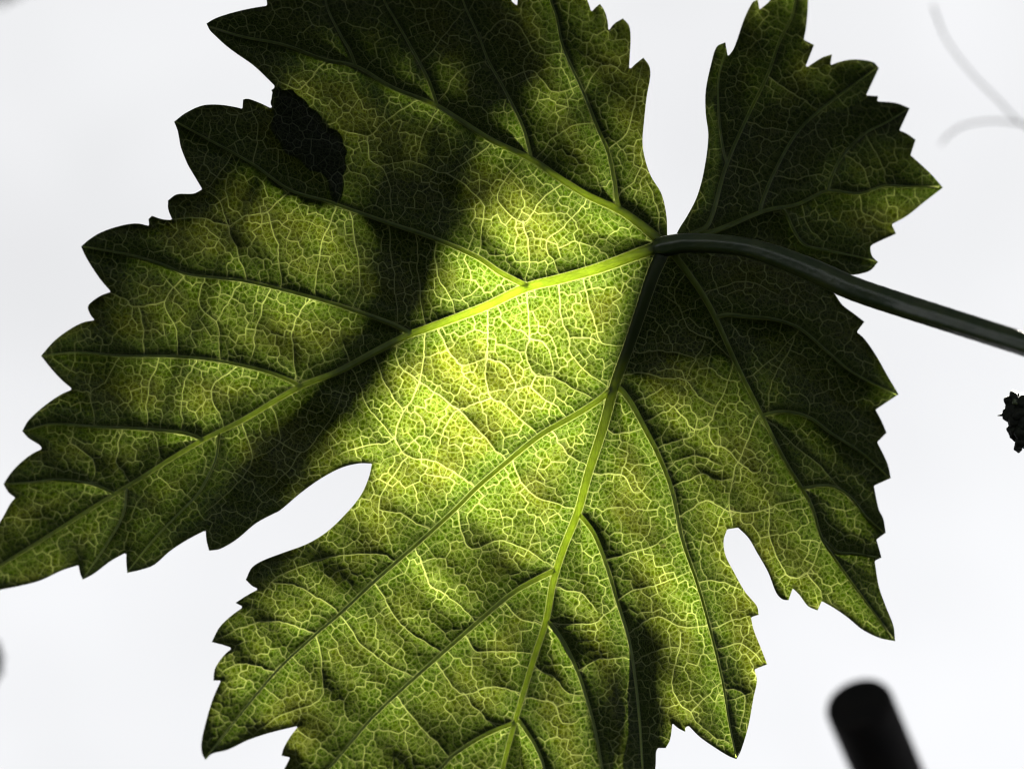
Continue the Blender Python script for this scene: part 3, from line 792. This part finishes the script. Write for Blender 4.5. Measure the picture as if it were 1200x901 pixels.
for gy_ in range(-60, 1000, 150):
    for gx_ in range(-80, 1180, 150):
        x, y = gx_ + r3.uniform(-25, 25) + (75 if (gy_ // 150) % 2 else 0), gy_ + r3.uniform(-25, 25)
        wt = [(1 / (((x - a) ** 2 + (y - b) ** 2) ** 1.5 + 1e3), t) for a, b, t in SUNNY]
        cov = 1 - sum(w * t for w, t in wt) / sum(w for w, t in wt)
        if cov < .28:
            continue
        size = .90 * math.sqrt(cov) * (1 + .25 * cov)
        p = shade_point(x, y, HIGH + r3.uniform(-.1, .1)) - hb
        o = bpy.data.objects.new('leaf', YM)
        col.objects.link(o); o.parent = high; o.location = p; o.scale = (size, size, size)
        o.rotation_euler = (r3.uniform(-.4, .4), r3.uniform(-.4, .4), r3.uniform(0, 6.28))
        near = min(hcane, key=lambda c: (c - p).length)
        mid = (near + p) / 2 + Vector((0, .01, -.01))
        pl = resample(np.array([tuple(p), tuple(mid), tuple(near)]), .02)
        st = link('leaf_stalk', tube_mesh('leaf_stalk', [Vector(c) for c in pl], [.0006] * len(pl), 6), M_PETIOLE, o)
        st.matrix_parent_inverse = o.matrix_basis.inverted()

# unseen foliage added to block skylight, with gaps left for the view and the sun
def outside(p, rad):
    q = p - Vector((0, 0, D))                       # from the camera
    depth = -q.z
    if depth > 0.02:
        if abs(q.x) < (.183 * depth + rad) and abs(q.y) < (.138 * depth + rad):
            return False
    along = p.dot(SUNL)
    return (p - SUNL * along).length > .088 + rad
r2 = random.Random(5)
KIND = [[(0,-60),(22,-34),(60,-46),(52,-12),(78,8),(46,22),(50,56),(20,42),(0,70),(-20,42),(-52,54),(-46,20),(-76,6),(-52,-14),(-58,-48),(-20,-34)],
        [(0,-50),(30,-40),(64,-30),(50,0),(70,24),(36,30),(26,62),(0,78),(-28,58),(-38,28),(-72,20),(-50,-4),(-62,-34),(-26,-42)]]
def blocker_leaf_mesh(poly):
    k = 0.0012
    P = toothed(poly[::-1], 3.5, 9)
    bm = bmesh.new()
    f = bm.faces.new([bm.verts.new((x * k, y * k, 0)) for x, y in P])
    bmesh.ops.triangulate(bm, faces=[f])
    bmesh.ops.subdivide_edges(bm, edges=bm.edges[:], cuts=1)
    for v in bm.verts:
        rr = v.co.length / .085
        v.co.z = -.014 * rr * rr + .003 * math.sin(v.co.x * 90) + .003 * math.sin(v.co.y * 110)
    bmesh.ops.solidify(bm, geom=bm.faces[:], thickness=.0003)
    me = bpy.data.meshes.new('leaf'); bm.to_mesh(me); bm.free()
    me.materials.append(M_FAR)
    return me
KM = [blocker_leaf_mesh(p) for p in KIND]
picked = []
for n in range(150):
    best, bd = None, -1
    for t in range(60):
        w = Vector((r2.gauss(0, 1), r2.gauss(0, 1), r2.gauss(0, 1))).normalized()
        p = w * (r2.uniform(.50, .70) if w.z < .3 else r2.uniform(.56, .75))
        if (ROT @ w).z < .04 or not outside(p, .088):
            continue
        dd = min([(p.normalized() - q.normalized()).length for q in picked], default=9)
        if dd > bd:
            best, bd = p, dd
    if best is not None:
        picked.append(best)
canes = [cpts]
for k in range(7):
    an = k / 7 * 2 * math.pi + .3
    line = []
    for t in np.linspace(0, 1, 14):
        ph = an + .5 * math.sin(t * 3)
        el = .55 + t * 1.25
        rad = .76 - .03 * math.sin(t * 5 + k)
        p = Vector((math.sin(el) * math.cos(ph), math.sin(el) * math.sin(ph), -math.cos(el))) * rad
        if outside(p, .012):
            line.append(p)
        elif line:
            break
    if len(line) > 4:
        canes.append(line)
        link('cane', tube_mesh('cane', line, [.0045] * len(line), 10, wobble=.1), M_CANE, vine)
for n, p in enumerate(picked):
    o = bpy.data.objects.new('leaf', KM[n % 2])
    col.objects.link(o)
    o.parent = vine
    o.location = p
    q = (-p).to_track_quat('Z', 'Y')
    o.rotation_euler = (q @ Matrix.Rotation(r2.uniform(0, 6.28), 3, 'Z').to_quaternion() @ Matrix.Rotation(r2.uniform(-.35, .35), 3, 'X').to_quaternion()).to_euler()
    near = min((c for line in canes for c in line), key=lambda c: (c - p).length)
    mid = (near + p) / 2 + Vector((0, .01, 0)) + p.normalized() * .01
    pl = resample(np.array([tuple(p), tuple(mid), tuple(near)]), .02)
    st = link('leaf_stalk', tube_mesh('leaf_stalk', [Vector(c) for c in pl], [.0013] * len(pl), 6), M_PETIOLE, o)
    st.matrix_parent_inverse = o.matrix_basis.inverted()

# leaves further back whose blurred edges show at the left border of the picture
def at_depth(zpx):
    return lambda a, b, l: local(a, b, zpx)

lf, c0 = far_leaf([(-12,748),(-3,760),(-1,778),(-5,795),(-20,815),(-70,860),(-150,850),(-190,780),(-150,720),(-70,715)], at_depth(-1400), vine, 10, 3)
lf2, c1 = far_leaf([(-220,-280),(0,-250),(80,-150),(70,-52),(20,-24),(-40,-6),(-140,10),(-260,-90)], at_depth(-4200), vine, 30, 6)
for l_, c_ in ((lf, c0), (lf2, c1)):
    near = min((c for line in canes for c in line if c.x < c_.x - .03), key=lambda c: (c - c_).length)
    pl = resample(np.array([tuple(c_), tuple(c_ + Vector((-.05, -.004, -.01))), tuple((near + c_) / 2 + Vector((-.06, 0, 0))), tuple(near)]), .02)
    link('leaf_stalk', tube_mesh('leaf_stalk', [Vector(c) for c in pl], [.0013] * len(pl), 6), M_PETIOLE, l_)

# ------------------------------------------------------------------ dark stake
ZS = -1150
stake = tag(frame_empty('stake', tuple(local(1180, 1300, ZS))), 'black round stake end with a rounded tip, out of focus below the leaf', 'stake')
def lathe(prof, a, b, sides=28):
    """surface of revolution along a->b; prof = (t along axis in metres from a, radius)"""
    ax = (b - a).normalized()
    u = ax.cross(Vector((0, 0, 1))).normalized()
    v = ax.cross(u).normalized()
    vs, fs = [], []
    for t, r in prof:
        for j in range(sides):
            an = 2 * math.pi * j / sides
            vs.append(tuple(a + ax * t + (u * math.cos(an) + v * math.sin(an)) * r))
    n = len(prof)
    for i in range(n - 1):
        for j in range(sides):
            fs.append((i * sides + j, i * sides + (j + 1) % sides, (i + 1) * sides + (j + 1) % sides, (i + 1) * sides + j))
    fs.append(tuple(range(sides - 1, -1, -1))); fs.append(tuple(range((n - 1) * sides, n * sides)))
    me = bpy.data.meshes.new('lathe')
    me.from_pydata(vs, [], fs)
    me.polygons.foreach_set('use_smooth', [True] * len(me.polygons))
    return me
base = local(1180, 1300, ZS)
k = (D - ZS * S) / D
a = local(1004, 819, ZS) - base
b = local(1180, 1230, ZS - 480) - base
r = 41 * S * k
L = (b - a).length
prof = [(0, r * .3), (r * .012, r * .62), (r * .05, r * .82), (r * .13, r * .94), (r * .26, r * .99), (r * .5, r), (L * .3, r * 1.0), (L * .3 + .0005, r * 1.015), (L, r * 1.03)]
link('shaft', lathe(prof, a, b), M_STAKE, stake)

# ------------------------------------------------------------------ young bud cluster at the right border
ZB = -60
cl = tag(frame_empty('bud_cluster', tuple(local(1200, 460, ZB))), 'small dark knobbly bud cluster hanging below the leaf stalk', 'buds')
cb = local(1200, 460, ZB)
def blob(px, py, dz, rp, mat, parent, name='bud', stretch=1.2):
    bm = bmesh.new()
    bmesh.ops.create_icosphere(bm, subdivisions=3, radius=1)
    ph = random.uniform(0, 6)
    for v in bm.verts:
        c = v.co
        f = 1 + .12 * math.sin(4 * c.x + ph) + .10 * math.sin(5 * c.y + 2 * ph) + .08 * math.sin(6 * c.z + ph)
        v.co = Vector((c.x * f, c.y * f * stretch, c.z * f)) * rp * S
    me = bpy.data.meshes.new(name)
    bm.to_mesh(me); bm.free()
    me.polygons.foreach_set('use_smooth', [True] * len(me.polygons))
    o = link(name, me, mat, parent)
    o.location = local(px, py, ZB + dz) - cb
    o.rotation_euler = (random.uniform(-.4, .4), random.uniform(-.4, .4), random.uniform(-.5, .5))
    return o
for px, py, dz, rp in [(1183,470,0,7),(1190,466,6,7),(1196,472,10,8),(1204,468,-4,8),(1186,480,4,8),(1195,484,8,9),(1206,482,2,9),(1180,487,0,6),(1189,493,4,8),(1200,495,8,9),
                       (1187,504,2,7),(1196,507,8,8),(1207,505,0,9),(1188,511,-2,5),(1195,518,4,6),(1193,524,0,5.5),(1203,517,2,8),(1214,478,0,10),(1216,495,0,10)]:
    blob(px, py, dz, rp, M_BUD, cl)
blob(1190, 471, 12, 3.6, M_BUDG, cl)
def small_tube(name, pts, mat, parent, origin, zoff):
    p = resample(np.array(pts, float), 3)
    return link(name, tube_mesh(name, [local(x, y, zoff + z) - origin for x, y, z, w in p], [max(w, .15) * S for x, y, z, w in p], 8), mat, parent)
small_tube('spur', [(1182,486,0,4),(1176,486,2,2.2),(1169,487,3,.4)], M_BUD, cl, cb, ZB)
small_tube('stem', [(1189,460,2,1.8),(1194,463,4,2.6),(1202,462,2,2.8),(1214,458,0,3),(1240,448,-4,3.2),(1300,420,-10,3.4)], M_BUDG, cl, cb, ZB)

# ------------------------------------------------------------------ faint tendril
ZT = -1200
tb = local(1260, 170, ZT)
tn = tag(frame_empty('tendril', tuple(tb)), 'pale thin forked tendril curling far out of focus above the leaf stalk', 'tendril')
small_tube('tendril_arm', [(1260,175,0,1.7),(1200,147,0,1.6),(1170,118,0,1.5),(1135,82,0,1.4),(1108,45,0,1.3),(1096,15,0,1.6),(1093,6,0,1.3)], M_TENDRIL, tn, tb, ZT)
small_tube('tendril_arm', [(1250,172,10,1.6),(1205,148,10,1.6),(1165,142,10,1.5),(1130,147,10,1.5),(1112,158,10,1.4),(1102,170,10,1.1)], M_TENDRIL, tn, tb, ZT)
